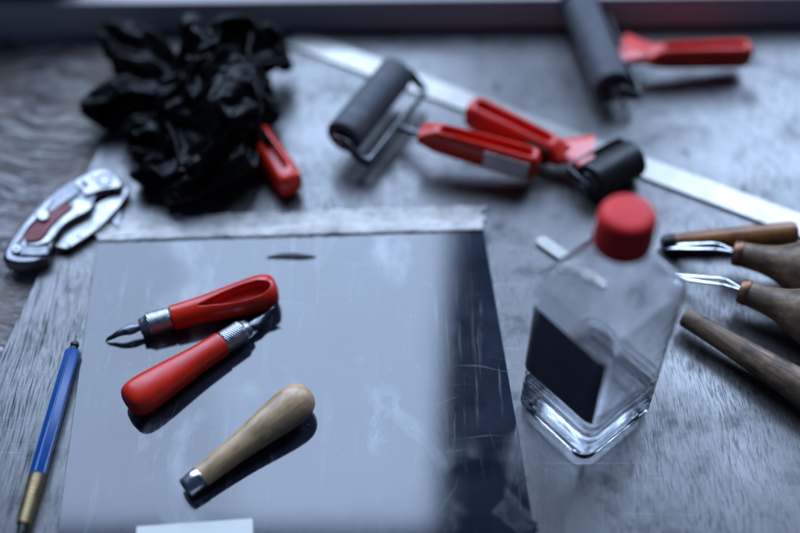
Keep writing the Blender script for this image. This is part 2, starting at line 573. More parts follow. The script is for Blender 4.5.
tape_o = thing('masking_tape', 'strip of crumpled pale masking tape along the far edge of the glossy plate', 'tape',
               Matrix.Translation(at(290, 228, 0)))
bm = bmesh.new()
nx, ny = 150, 16
TL, TR, BR, BL = at(97, 220), at(485, 206), at(483, 233), at(97, 244)
grid = []
for i in range(nx + 1):
    col = []
    u = i / nx
    for j in range(ny + 1):
        v = j / ny
        p = TL.lerp(TR, u).lerp(BL.lerp(BR, u), v)
        e = noise.noise(Vector((u * 22, 3.1, v * .5)))
        e2 = noise.noise(Vector((u * 70, 9.1, 0)))
        if v < .5:
            p.y += (.5 - v) * 2 * (.0045 * e + .0016 * e2)
        else:
            p.y += (v - .5) * 2 * .0006 * e2
        rag = noise.noise(Vector((v * 5, u * 3, 5))) * .004 + noise.noise(Vector((v * 17, 2, 5))) * .002
        if u > .96:
            p.x += rag * (u - .96) / .04
        if u < .02:
            p.x += .5 * rag * (.02 - u) / .02
        k1 = noise.noise(Vector((p.x * 90, p.y * 260, 0)))
        k2 = abs(noise.noise(Vector((p.x * 210, p.y * 330, 4))))
        lift = max(0.0, noise.noise(Vector((u * 9, v * 1.5, 7)))) * .0014
        onplate = 1 if v > .74 else 0
        z = .0005 + onplate * (PT + .0001) + .0006 * (k1 + .6) * (.6 if onplate else 1) + .0009 * k2 + lift * (1 - .6 * onplate)
        if v > .55 and not onplate:
            z += (v - .55) / .19 * PT
        col.append(bm.verts.new((p.x, p.y, z)))
    grid.append(col)
for i in range(nx):
    for j in range(ny):
        bm.faces.new((grid[i][j], grid[i + 1][j], grid[i + 1][j + 1], grid[i][j + 1]))
so = part('tape_strip', bm, M['tape'], tape_o, True, 60)
md = so.modifiers.new('thick', 'SOLIDIFY')
md.thickness, md.offset = .00018, 1

pc = [at(137, 527, PT), at(253, 519, PT)]
dv = (pc[1] - pc[0]).normalized()
nv = Vector((dv.y, -dv.x, 0)) * .05
pap = obj('paper', mesh_of(extrude([pc[0] + nv, pc[1] + nv + dv * .001, pc[1], pc[0]], PT + .0002, PT + .0011, .0002)), M['paper'])
tag(pap, 'small white paper card lying on the near edge of the plate', 'paper')

# torn bits of clear tape on the near right corner of the plate
for (p, q, w, lab) in [((498, 505), (532, 531), .011, 'small scuffed scrap of clear tape in the near right corner of the plate')]:
    p, q = at(*p, PT), at(*q, PT)
    dv = (q - p).normalized()
    nv = Vector((-dv.y, dv.x, 0)) * w / 2
    pts = []
    for k in range(9):
        pts.append(p - nv + (q - p) * k / 8 + nv * .12 * random.uniform(-1, 1))
    for k in range(8, -1, -1):
        pts.append(p + nv + (q - p) * k / 8 + nv * .12 * random.uniform(-1, 1))
    t = obj('clear_tape', mesh_of(extrude(pts, PT + .00015, PT + .0003)), M['clear_tape'])
    tag(t, lab, 'tape')

# thin dark shaving
p, q = at(267, 258, PT), at(316, 256, PT)
pts, rs = [], []
for k in range(25):
    u = k / 24
    v = p.lerp(q, u)
    v.z = PT + .0005 + .0007 * (1 - (2 * u - 1)**2)
    v.y += .0008 * math.sin(u * 5)
    pts.append(v)
    rs.append(.0002 + .0016 * math.sin(PI * u)**.8)
sh = obj('lino_shaving', mesh_of(sweep(pts, rs, .0004, 10)), M['lino'])
tag(sh, 'thin dark curled shaving on the plate just below the tape', 'shaving')

# steel ruler
rl0, rl1 = at(300, 32, 0), at(640, 157, 0)
dv = (rl1 - rl0).normalized()
pv = Vector((dv.y, -dv.x, 0))
W = .0185
far = rl0 + dv * .62
bmr = extrude([rl0 + pv * W, far + pv * W, far, rl0], .0006, .0019, .0003)
ru = obj('steel_ruler', mesh_of(bmr), M['ruler'])
tag(ru, 'long bright steel ruler lying diagonally across the table behind the rollers', 'ruler')
# align its brushed grain with the length
fr_ = axis_frame(rl0, far)
ru.data.transform(fr_.inverted())
ru.matrix_basis = fr_

# ------------------------------------------------------------------ red lino cutters
HL = .0625   # handle length


def cutter_meshes():
    keys = [(0, .0070, .0070, 0), (.006, .0071, .0071, 0), (.018, .0077, .0073, 0), (.032, .0090, .0080, 0), (.045, .0102, .0087, 0),
            (.054, .0104, .0088, 0), (.0592, .0090, .0078, 0), (.0615, .0062, .0056, 0), (.0625, .0012, .0012, 0)]
    rows = spline(keys, 70)
    rings = []
    for x, ry, rz, _ in rows:
        rings.append([Vector((x, math.copysign(abs(math.cos(t))**.86, math.cos(t)) * ry, math.copysign(abs(math.sin(t))**.86, math.sin(t)) * rz))
                      for t in [2 * PI * (i + .5) / 56 for i in range(56)]])
    body = loft(rings)
    # teardrop thumb recess
    tear = []
    for k in range(40):
        th = 2 * PI * k / 40
        x = .0370 + .0212 * math.cos(th)
        s = (x - .0158) / .0424
        tear.append((x, math.sin(th) * .0072 * (.22 + .78 * s)))
    cut = extrude(tear, .0012, .03)
    return sculpt(body, [cut], .00036, 5)


def knurl(x, a, r):
    if -.0135 < x < -.001:
        k = 15
        return .00026 * (abs(math.sin(k * a / 2 + x * 2300)) + abs(math.sin(k * a / 2 - x * 2300)) - 1)
    return 0


def chuck_mesh():
    prof = [(-.0185, .0042), (-.0182, .0047), (-.0160, .0052), (-.0142, .0060), (-.0138, .0064)]
    prof += [(-.0135 + .0125 * k / 40, .0066) for k in range(41)]
    prof += [(-.0008, .0064), (.0002, .0060)]
    return lathe(prof, 132, rmod=knurl)


def blade_mesh():
    ks = [(-.0165, 0, .0016, .0013), (-.020, 0, .0025, .0014), (-.0240, .0002, .0032, .0013), (-.0275, .0002, .0025, .0013),
          (-.0310, -.0006, .0019, .0013), (-.0345, -.0026, .0015, .0011), (-.0375, -.0040, .0011, .0006), (-.0392, -.0062, .0002, .0002)]
    sm = smooth_path(ks, 36)
    return sweep([(r[0], 0, r[1]) for r in sm], [max(r[2], .0002) for r in sm], [max(r[3], .0002) for r in sm], 14)


def fit(pf, zf, pe, ze, roll=0):
    p, q = at(*pf, zf), at(*pe, ze)
    return axis_frame(p, q, roll)


m1 = fit((172, 318), .0095, (268, 291), .0115, R(14))
cut1 = thing('lino_cutter', 'red lino cutter with its teardrop thumb recess facing up and blade pointing left', 'lino cutter', m1, 'red lino cutters on the plate')
part('handle', cutter_meshes(), M['red'], cut1, ang=80)
part('chuck', chuck_mesh(), M['chuck'], cut1, ang=50)
part('blade', blade_mesh(), M['dark_steel'], cut1, ang=60)
m2 = fit((222, 344), .0095, (140, 396), .0115, R(172))
dup(cut1, m2, 'red lino cutter lying recess down between the other cutter and the bare wooden handle')

# ------------------------------------------------------------------ bare wooden handle
p, q = at(193, 483, PT + .0066), at(297, 402, PT + .0107)
L = (q - p).length + .0095
mw = axis_frame(p, q)
wh = thing('bladeless_gouge', 'bare pale wooden tool handle with a steel ferrule and no blade lying on the plate', 'tool handle', mw)
prof = spline([(0, .0059), (.15, .0063), (.4, .0075), (.62, .0094), (.78, .0105), (.88, .0102), (.95, .0079), (.985, .0045), (1, .0006)], 60)
part('grip', lathe([(.004 + x * (L - .004), r) for x, r in prof], 56), M['birch'], wh, ang=60)
fer = lathe([(-.0045, .0042), (-.0047, .0050), (-.0045, .0055), (-.004, .0057), (.001, .0060), (.0044, .0062), (.0048, .0060), (.0046, .005)], 48)
part('ferrule', fer, M['steel'], wh, ang=45)
part('socket', lathe([(-.0049, .0001), (-.0049, .0041), (-.003, .0041)], 32), M['black'], wh)

# ------------------------------------------------------------------ blue lead holder
p, q = at(73, 351, .0046), at(37, 476, .0046)
mp = axis_frame(p, q)
pen = thing('lead_holder', 'blue hexagonal lead holder with a brass grip lying at the left on the board', 'pencil', mp)
Lb = (q - p).length


def hexrings(xs, r):
    return [[Vector((x, r * k * math.cos(a), r * k * math.sin(a))) for a in [PI / 3 * i + PI / 6 for i in range(6)]] for x, k in xs]


bm = loft(hexrings([(0, .86), (.0012, 1), (Lb - .0012, 1), (Lb, .9)], .0046))
bmesh.ops.bevel(bm, geom=[e for e in bm.edges if abs((e.verts[0].co - e.verts[1].co).x) > .02], offset=.0005, segments=2, affect='EDGES')
part('barrel', bm, M['blue'], pen, ang=25)
part('push_button', lathe([(-.0062, .0004), (-.0058, .0019), (-.0046, .0026), (-.0034, .0025), (-.0026, .0017), (-.002, .0017), (-.0012, .003), (.0003, .0034)], 32), M['black'], pen)
g = [(Lb - .0004, .0040), (Lb + .0002, .0044)]
for k in range(36):
    x = .001 + .026 * k / 35
    g.append((Lb + x, .0043 - .0009 * (k / 35) + .00004 * math.sin(k * 1.9)))
g += [(Lb + .0275, .0033), (Lb + .028, .0026)]
part('grip', lathe(g, 40), M['brass'], pen)
part('tip', lathe([(Lb + .0278, .0026), (Lb + .034, .0018), (Lb + .038, .0013), (Lb + .0385, .0006)], 24), M['dark_steel'], pen)

# ------------------------------------------------------------------ folding utility knife


def kp(x, y, z):
    return at(x / 4.443, 155 + y / 4.443, z)


KZ = .011
ko = kp(280, 290, 0)
kn = thing('utility_knife', 'silver folding utility knife with a dark red inlay lying beside the tape', 'knife', Matrix.Translation(ko))


def kshape(name, pts, z0, z1, mat, bev=.0008, rnd=3, seg=3):
    w = rounded([tuple(kp(x, y, z1)) for x, y in pts], rnd) if rnd else [kp(x, y, z1) for x, y in pts]
    part(name, extrude(w, z0, z1, bev, seg), mat, kn, True, 40)


body = [(455, 52), (505, 74), (538, 108), (550, 138), (520, 152), (470, 160), (415, 185), (428, 218), (385, 262), (318, 296), (268, 335),
        (232, 385), (220, 438), (192, 472), (100, 488), (30, 476), (8, 455), (18, 412), (62, 345), (130, 258), (200, 188), (262, 138), (330, 100), (400, 68)]
kshape('frame', body, .0014, .0085, M['dark_steel'], .0022)
# silver liner and head plate
kshape('rim', [(50, 408), (106, 318), (164, 250), (232, 186), (244, 195), (207, 236), (152, 290), (114, 330), (92, 375), (62, 410)], .0085, .0100, M['silver'], .0006, 2)
kshape('rim', [(106, 388), (150, 392), (192, 375), (218, 333), (264, 283), (312, 250), (332, 226), (318, 200), (345, 194), (410, 212), (404, 238), (374, 256), (312, 286), (262, 326),
               (230, 376), (200, 396), (130, 404)], .0085, .0102, M['silver'], .0006, 2)
kshape('bolster', [(44, 428), (62, 404), (100, 396), (196, 402), (222, 392), (214, 432), (206, 448), (140, 452), (60, 444)], .0080, .0096, M['mid_steel'], .0014, 2)
kshape('head', [(325, 112), (352, 104), (402, 74), (455, 58), (500, 78), (532, 110), (543, 136), (516, 146), (468, 150), (420, 164), (372, 184), (362, 150), (334, 140)],
       .0084, .0104, M['silver'], .0007, 2)
kshape('inlay', [(96, 380), (130, 322), (168, 290), (215, 256), (296, 206), (326, 226), (308, 247), (258, 282), (214, 330), (190, 368), (150, 383)], .0084, .0103, M['inlay_red'], .0005, 2)
kshape('liner', [(204, 248), (240, 205), (300, 152), (325, 138), (362, 152), (332, 182), (292, 206), (244, 240), (215, 256)], .0083, .01005, M['dark_steel'], .0004, 2)
kshape('tail_pad', [(8, 440), (60, 436), (140, 444), (212, 436), (192, 474), (100, 490), (30, 478), (8, 460)], .0006, .0078, M['black'], .0018)
kshape('slot', [(354, 120), (372, 108), (384, 122), (400, 126), (384, 148), (366, 142), (370, 128)], .0100, .01055, M['black'], .0001, 1)
# thumb lever
lv = [kp(188 + 30 * math.cos(t), 262 + 28 * math.sin(t), .0122) for t in [2 * PI * i / 28 for i in range(28)]]
part('lever', extrude(lv, .0095, .0122, .0008, 3), M['silver'], kn, True)
# screws and pivot
for (x, y, r, nm) in [(72, 415, 19, 'screw'), (412, 98, 9, 'screw'), (385, 132, 9, 'screw')]:
    lv = [kp(x + r * math.cos(t), y + r * math.sin(t), .0106) for t in [2 * PI * i / 24 for i in range(24)]]
    sx = part(nm, extrude(lv, .0095, .0108, .0004, 2), M['silver'] if r > 12 else M['dark_steel'], kn, True)
    if r > 12:
        lv = [kp(x + 7 * math.cos(t), y + 7 * math.sin(t), .0109) for t in [2 * PI * i / 12 for i in range(12)]]
        part('socket', extrude(lv, .0105, .0110), M['black'], kn, True)
ring = []
for k in range(41):
    t = 2 * PI * k / 40
    ring.append(kp(465 + 31 * math.cos(t), 110 + 27 * math.sin(t), .0105))
part('pivot', sweep(ring, .0007, .0007, 8), M['dark_steel'], kn, True)
# folded blade holder
hold = [(236, 405), (262, 384), (282, 348), (300, 330), (318, 322), (332, 308), (346, 290), (364, 294), (380, 276), (404, 250), (420, 224), (470, 194), (530, 163),
        (566, 138), (573, 158), (548, 202), (504, 256), (462, 300), (402, 352), (342, 390), (302, 416), (266, 412)]
kshape('blade_holder', hold, .0028, .0052, M['silver'], .0005, 1)
for (x, y) in [(306, 400), (345, 362), (462, 225)]:
    lv = [kp(x + 7 * math.cos(t), y + 7 * math.sin(t), .0054) for t in [2 * PI * i / 14 for i in range(14)]]
    part('rivet', extrude(lv, .005, .0055, .0002, 2), M['dark_steel'], kn, True)
bl = [(452, 300), (505, 246), (535, 212), (540, 230), (528, 322), (500, 298)]
kshape('blade', bl, .0016, .0022, M['dark_steel'], .0001, 0)

# ------------------------------------------------------------------ brayers


def grip_mesh(Lh, w, h, slot=True, flare=True, s0=.16, s1=.93):
    keys = [(0, w * (1.0 if flare else .8), h * .34), (.05, w * .92, h * .55), (.14, w * .86, h * .9), (.4, w * .92, h), (.8, w * 1.02, h * 1.02), (.94, w * 1.0, h),
            (.985, w * .84, h * .84), (1, w * .5, h * .5)]
    rings = []
    for x, a, b in spline(keys, 60):
        rings.append([Vector((x * Lh, math.copysign(abs(math.cos(t))**.55, math.cos(t)) * a / 2, math.copysign(abs(math.sin(t))**.55, math.sin(t)) * b / 2))
                      for t in [2 * PI * (i + .5) / 40 for i in range(40)]])
    cuts = []
    if slot:
        o = []
        for k in range(32):
            t = 2 * PI * k / 32
            xx = (s0 + s1) / 2 * Lh + ((s1 - s0) / 2 * Lh - w * .28) * (1 if math.cos(t) > 0 else -1) + w * .28 * math.cos(t)
            o.append((xx, w * .21 * math.sin(t)))
        cuts.append(extrude(o, h * .12, h * 2))
    return sculpt(loft(rings), cuts, .0006, 4)


def brayer(label, A, B, r, hs, he, w, h, side, mats, crossoff, neckmat, sticker=None, clear_neck=False, roll=0, arm_r=.0022, captype=None):
    """A, B: roller end centres; hs, he: handle ends (world)"""
    mid = (A + B) / 2
    base = Vector((mid.x, mid.y, 0))
    t = thing('brayer', label, 'ink roller', Matrix.Translation(base), 'brayers on the table')
    ax = (B - A).normalized()
    Lr = (B - A).length
    fa = axis_frame(A, B)

    def loc(bm, m):
        bmesh.ops.transform(bm, matrix=m, verts=bm.verts)
        return bm
    e = r * .09
    prof = [(0, r * .62), (0, r - e), (e * .3, r - e * .3), (e, r)] + [(Lr * k / 12, r) for k in range(1, 12)] + [(Lr - e, r), (Lr - e * .3, r - e * .3), (Lr, r - e), (Lr, r * .62)]
    part('roller', loc(lathe(prof, 56), fa), mats[0], t, True, 50)
    hub = [(-.0012, r * .18), (-.0012, r * .5), (0, r * .58), (.001, r * .64), (Lr - .001, r * .64), (Lr, r * .58), (Lr + .0012, r * .5), (Lr + .0012, r * .18)]
    part('core', loc(lathe(hub, 40), fa), mats[1], t, True, 40)
    # axle pins and arms: flat steel, from each hub back to the cross bar
    out = .0042
    ea, eb = A - ax * out, B + ax * out
    off = side * crossoff
    drop = Vector((0, 0, -(A.z - r) * .95))
    ca, cb = ea + off + drop, eb + off + drop
    part('axle', sweep([A - ax * (out + .0016), B + ax * (out + .0016)], .0018, None, 14), M['steel'], t, True)
    path = smooth_path([tuple(ea - side * .004), tuple(ea + off * .25), tuple(ea + off * .7 + drop * .7), tuple(ca + ax * .0015), tuple(ca + ax * .006 + side * .001),
                        tuple((ca + cb) / 2 + side * .001), tuple(cb - ax * .006 + side * .001), tuple(cb - ax * .0015), tuple(eb + off * .7 + drop * .7), tuple(eb + off * .25), tuple(eb - side * .004)], 60)
    part('frame', sweep(path, .0009, .0042, 12, sq=.5), neckmat, t, True, 60)
    # neck
    cm = (ca + cb) / 2
    fwd = (he - hs).normalized()
    hin = hs + fwd * .012
    nk = [tuple(cm.lerp(hin, i / 20)) for i in range(21)]
    if clear_neck:
        k = len(nk) - 1
        ra = [.0125 * (1 - i / k)**1.4 + w * .42 for i in range(k + 1)]
        rb = [.0022 + .0028 * i / k for i in range(k + 1)]
        part('neck', sweep(nk, ra, rb, 20, sq=.6), M['red_clear'], t, True, 60)
    else:
        part('neck', sweep(nk, .0038, .0022, 16, sq=.7), neckmat, t, True, 60)
    fh = axis_frame(hs, he, roll)
    Lh = (he - hs).length
    hd = part('handle', loc(grip_mesh(Lh, w, h), fh), mats[2], t, True, 80)
    if sticker:
        s0, s1, sm, sidey = sticker
        # sheet wrapped on one flank of the handle, 0.15 mm proud
        rows = []
        for i in range(13):
            u = s0 + (s1 - s0) * i / 12
            ring = []
            for k in range(7):
                v = -.36 + .72 * k / 6
                yy = sidey * (w * .505 * (.93 + .1 * u) + .0002)
                ring.append(fh @ Vector((u * Lh, yy - sidey * abs(v)**3 * .004, v * h)))
            rows.append(ring)
        sb = part('sticker', loft(rows, cap=False, closed=False), sm, t, True)
        md_ = sb.modifiers.new('thick', 'SOLIDIFY')
        md_.thickness = .0004
        md_.offset = 0
    if captype:
        pp = [(Lr + .0015, r * .6), (Lr + .002, r * 1.1), (Lr + .004, r * 1.18), (Lr + .012, r * 1.18), (Lr + .014, r * 1.1), (Lr + .0142, r * .5)]
        part('end_cap', loc(lathe(pp, 40), fa), captype, t, True, 40)
    return t


# grey roller in the middle
r = .0122
A, B = at(343, 138, r + .011), at(397, 72, r + .011)
d_ = (B - A).normalized()
sd = Vector((d_.y, -d_.x, 0))
brayer('red handled brayer with a grey roller and a pale worn sticker on its handle', A, B, r, at(420, 133, .024), at(539, 166, .0165), .0160, .0200, sd,
       (M['rubber_grey'], M['black'], M['red']), .0195, M['mid_steel'], sticker=(.56, .93, M['sticker'], -1))
# short black roller behind the bottle
r = .0125
A, B = at(589, 183, r), at(633, 158, r)
d_ = (B - A).normalized()
sd = Vector((-d_.y, d_.x, 0))
brayer('red handled brayer with a short black roller just behind the bottle cap', A, B, r, at(566, 157, .014), at(469, 110, .0145), .0175, .0195, sd,
       (M['rubber_black'], M['dark_steel'], M['red_dull']), .0165, M['dark_steel'], sticker=(.12, .34, M['sticker_dark'], 1), clear_neck=True)
# long grey roller at the back
r = .0128
A, B = at(613, 88, r + .006), at(580, 6, r + .006)
d_ = (B - A).normalized()
sd = Vector((d_.y, -d_.x, 0))
brayer('red handled brayer with a long grey roller and blue end piece by the back rail', A, B, r, at(645, 56, .019), at(750, 53, .0145), .0165, .0175, sd,
       (M['rubber_grey'], M['black'], M['red_dull']), .0175, M['dark_steel'], clear_neck=True, captype=M['blue_dull'])

# red handle sticking out from under the gloves
p, q = at(225, 88, .011), at(293, 188, .0105)
mh = axis_frame(p, q)
ht = thing('slotted_tool', 'slotted red plastic tool handle sticking out from under the black gloves', 'tool handle', mh)
part('grip', grip_mesh((q - p).length, .0168, .0168, s0=.1, s1=.9), M['red'], ht, ang=80)
part('shank', sweep([(-.012, 0, -.001), (.01, 0, 0)], .0035, .0025, 16), M['steel'], ht)

# ------------------------------------------------------------------ tools at the right
# mushroom handled gravers


def graver():
    pass


def graver_at(label, pf, zf, pe, ze):
    m = fit(pf, zf, pe, ze)
    return m


gm1 = graver_at('', (735, 253), .0155, (800, 268), .0175)
gv = thing('mushroom_graver', 'mushroom handled wood graver beside the amber round handle', 'graver', gm1, 'mushroom handled gravers')
prof = spline([(.003, .0072), (.008, .0076), (.016, .0084), (.024, .0104), (.031, .0136), (.037, .0164), (.042, .0172), (.047, .0156), (.0505, .0108), (.052, .0006)], 60)
part('grip', lathe(prof, 56), M['walnut'], gv, ang=60)
part('ferrule', lathe([(-.0012, .004), (-.0012, .0068), (-.0004, .0074), (.0036, .0077), (.0042, .0073), (.0042, .006)], 44), M['copper'], gv, ang=40)
# forked loop shank
for s in (-1, 1):
    ks = smooth_path([(.002, 0, 0, .0012, .0010), (-.004, s * .0012, .0010, .0011, .0010), (-.012, s * .0024, .0016, .0012, .0008), (-.020, s * .0022, -.0010, .0014, .0007),
                      (-.030, s * .0016, -.0046, .0016, .0007), (-.040, s * .0008, -.0082, .0016, .0006)], 30)
    part('shank', sweep([k[:3] for k in ks], [k[3] for k in ks], [k[4] for k in ks], 10), M['steel'], gv, ang=60)
gm2 = graver_at('', (742, 291), .0155, (805, 314), .0175)
dup(gv, gm2, 'mushroom handled wood graver between the other graver and the long old stick')

# amber round handle with black end
p, q = at(664, 243, .0055), at(791, 233, .0075)
ms = axis_frame(p, q)
st = thing('round_tool', 'amber brown round wooden tool handle with a black tip', 'tool handle', ms)
Ls = (q - p).length
part('grip', lathe([(.006, .0042), (.0062, .0051)] + [(x, r_) for x, r_ in spline([(.007, .0052), (Ls * .5, .0062), (Ls * .9, .0072), (Ls, .0073), (Ls + .003, .0064), (Ls + .0046, .003), (Ls + .0049, .0004)], 30)], 40), M['orange_wood'], st, ang=50)
part('tip', lathe([(-.002, .0005), (-.0016, .0034), (.0005, .0048), (.0045, .0052), (.0061, .0052)], 36), M['black'], st)

# long old wooden stick
p, q = at(684, 316, .0098), at(840, 411, .0125)
mo = axis_frame(p, q)
os_ = thing('wooden_stick', 'long old brown wooden handle running out of the right edge beside the bottle', 'tool handle', mo)
Lo = (q - p).length
part('grip', lathe([(0, .0028), (.0002, .0048), (.0012, .0056)] + [(x, r_) for x, r_ in spline([(.002, .0058), (Lo * .3, .0066), (Lo * .6, .0086), (Lo * .85, .0097), (Lo, .0092)], 40)] + [(Lo + .006, .006), (Lo + .0065, .0005)], 44), M['old_wood'], os_, ang=50)
part('ferrule', lathe([(Lo + .004, .0062), (Lo + .0045, .0072), (Lo + .016, .0066), (Lo + .0165, .0052)], 36), M['copper'], os_, ang=50)

# pale flat stick behind the bottle
p, q = at(538, 238, .0016), at(606, 286, .0016)
v = (q - p).normalized()
nrm = Vector((-v.y, v.x, 0)) * .0042
pts = [p + v * .0042 + (nrm * math.cos(t) - v * .0042 * math.sin(t)) for t in [PI * i / 14 for i in range(15)]]
pts += [q - v * .0042 + (-nrm * math.cos(t) + v * .0042 * math.sin(t)) for t in [PI * i / 14 for i in range(15)]]
fs = obj('flat_stick', mesh_of(extrude(pts, .0004, .0022, .0004)), M['white_stick'])
tag(fs, 'pale flat round ended stick lying just behind the clear bottle', 'stick')

# ------------------------------------------------------------------ bottle
BX, BY, BROT = .1000, -.1003, R(40)
bt = thing('plastic_bottle', 'clear square plastic bottle with a red screw cap and a dark blank label', 'bottle',
           Matrix.Translation((BX, BY, 0)) @ Matrix.Rotation(BROT, 4, 'Z') @ Matrix.Diagonal((1, 1, 1.03, 1)))


def rsq(hx, hy, cr, z, n=96, rib=0.0):
    """rounded square ring"""
    pts = []
    per = n // 4
    for c4 in range(4):
        cx = (hx - cr) * (1, -1, -1, 1)[c4]
        cy = (hy - cr) * (1, 1, -1, -1)[c4]
        for k in range(per):
            # half of the samples on the corner arc, the rest on the following flat side
            if k < per * 0.6:
                a_ = PI / 2 * (c4 + k / (per * .6 - 1 + 1e-9) if per * .6 > 1 else c4)
                a_ = PI / 2 * c4 + PI / 2 * k / (math.ceil(per * .6) - 1)
                pts.append(Vector((cx + cr * math.cos(a_), cy + cr * math.sin(a_), z)))
            else:
                nx_ = (hx - cr) * (1, -1, -1, 1)[(c4 + 1) % 4]
                ny_ = (hy - cr) * (1, 1, -1, -1)[(c4 + 1) % 4]
                a_ = PI / 2 * (c4 + 1)
                p0 = Vector((cx + cr * math.cos(a_), cy + cr * math.sin(a_), z))
                p1 = Vector((nx_ + cr * math.cos(a_), ny_ + cr * math.sin(a_), z))
                m_ = per - math.ceil(per * .6)
                pts.append(p0.lerp(p1, (k - math.ceil(per * .6) + 1) / (m_ + 1)))
    return pts


HX, HY = .0272, .0258
outer = [(.0006, .0150, .0140, .0070), (.0000, .0195, .0182, .0070), (.0000, .0222, .0208, .0070), (.0008, .0245, .0232, .0070), (.0026, HX - .0006, HY - .0006, .0068), (.0052, HX, HY, .0066),
         (.0075, HX, HY, .0066), (.0090, HX - .0009, HY - .0009, .0064), (.0105, HX, HY, .0066)]
z = .0140
while z < .034:          # grip ribs round the foot
    outer += [(z, HX, HY, .0066), (z + .0012, HX - .00045, HY - .00045, .0064), (z + .0026, HX - .00045, HY - .00045, .0064), (z + .0038, HX, HY, .0066)]
    z += .0066
outer += [(.044, HX - .0001, HY - .0001, .0066), (.060, HX - .0003, HY - .0003, .0066), (.074, HX - .0001, HY - .0001, .0066), (.088, HX, HY, .0066), (.1030, HX, HY, .0066), (.1068, HX - .0007, HY - .0007, .0070), (.1100, HX - .0034, HY - .0032, .0085),
          (.1148, .0205, .0198, .0105), (.1196, .0164, .0160, .0118), (.1232, .0134, .0132, .0124), (.1260, .0118, .0118, .0117), (.1285, .0112, .0112, .0111), (.1475, .0110, .0110, .0109)]
inner = []
for (z_, a_, b_, c4) in reversed(outer):
    if z_ < .006:
        continue
    w_ = .0010 if z_ < .125 else .0013
    inner.append((z_ - (.0004 if z_ > .108 else 0), a_ - w_, b_ - w_, max(c4 - w_, .003)))
inner += [(.0050, HX - .0025, HY - .0025, .0060), (.0036, HX - .006, HY - .006, .006), (.0042, .014, .013, .007)]
rings = [rsq(a_, b_, c4, z_) for (z_, a_, b_, c4) in outer + inner]
part('shell', loft(rings), M['clear'], bt, ang=50)
LV = .0225
liq = [(LV, HX - .0060, HY - .0060, .004), (LV + .00005, HX - .0034, HY - .0034, .0048), (LV + .0004, HX - .0022, HY - .0022, .0053), (LV + .0011, HX - .0014, HY - .0014, .0056), (LV + .0017, HX - .0009, HY - .0009, .0057)]
liq += [(z_, a_ + .0002, b_ + .0002, c4 + .0001) for (z_, a_, b_, c4) in inner if z_ < LV - .001]
liq[-1] = (.0040, .014, .013, .007)
part('liquid', loft([rsq(a_, b_, c4, z_) for (z_, a_, b_, c4) in liq]), M['liquid'], bt, ang=40)
# label on the face turned to the near left
lx = -HX - .0002
W2 = HY - .0018
rows = []
for k in range(25):
    y_ = -W2 + 2 * W2 * k / 24
    over = max(0, abs(y_) - (HY - .0066))
    xoff = .0066 - math.sqrt(max(.0066**2 - over**2, 0)) if over > 0 else 0
    rows.append([Vector((lx + xoff, y_, .0375)), Vector((lx + xoff, y_, .054)), Vector((lx + xoff, y_, .071)), Vector((lx + xoff, y_, .0885))])
lb = part('label', loft([[p_ - Vector((.00022, 0, 0)) for p_ in r_] for r_ in rows], cap=False, closed=False), M['label_dark'], bt)
md = lb.modifiers.new('thick', 'SOLIDIFY')
md.thickness, md.offset = .00016, 0
bk = part('label_backing', loft(rows, cap=False, closed=False), M['paper'], bt)  # unseen white backing, added to make reflections inside the bottle brighter
md = bk.modifiers.new('thick', 'SOLIDIFY')
md.thickness, md.offset = .00012, 0


def capmod(z_, a_, r_):
    return .00022 * (math.sin(a_ * 40)) if .1345 < z_ < .148 and r_ > .012 else 0


cp = [(.1322, .0113), (.1320, .0126), (.1328, .0133), (.1342, .0134)] + [(.135 + .0125 * k / 8, .0133 - .0004 * k / 8) for k in range(9)] + \
     [(.1495, .0126), (.1512, .0116), (.1520, .0102), (.1522, .0080), (.1523, .0002)]
bm = lathe(cp, 160, rmod=capmod)
bmesh.ops.transform(bm, matrix=Matrix.Rotation(-PI / 2, 4, 'Y'), verts=bm.verts)
part('cap', bm, M['cap'], bt, ang=50)

# ------------------------------------------------------------------ gloves


def gpx(x, y, z):
    return at(70 + x / 2.664, 15 + y / 2.664, z)


def fold(keys, n=26, upv=Vector((0, 0, 1))):
    """keys (x, y, z_mm, halfwidth_mm, halfthickness_mm) in the glove's own view"""
    ks = [tuple(gpx(k[0], k[1], k[2] / 1000)) + (k[3] / 1000, k[4] / 1000) for k in keys]
    sm = smooth_path(ks, n)
    return sweep([k[:3] for k in sm], [max(k[3], .001) for k in sm], [max(k[4], .001) for k in sm], 18, upv)


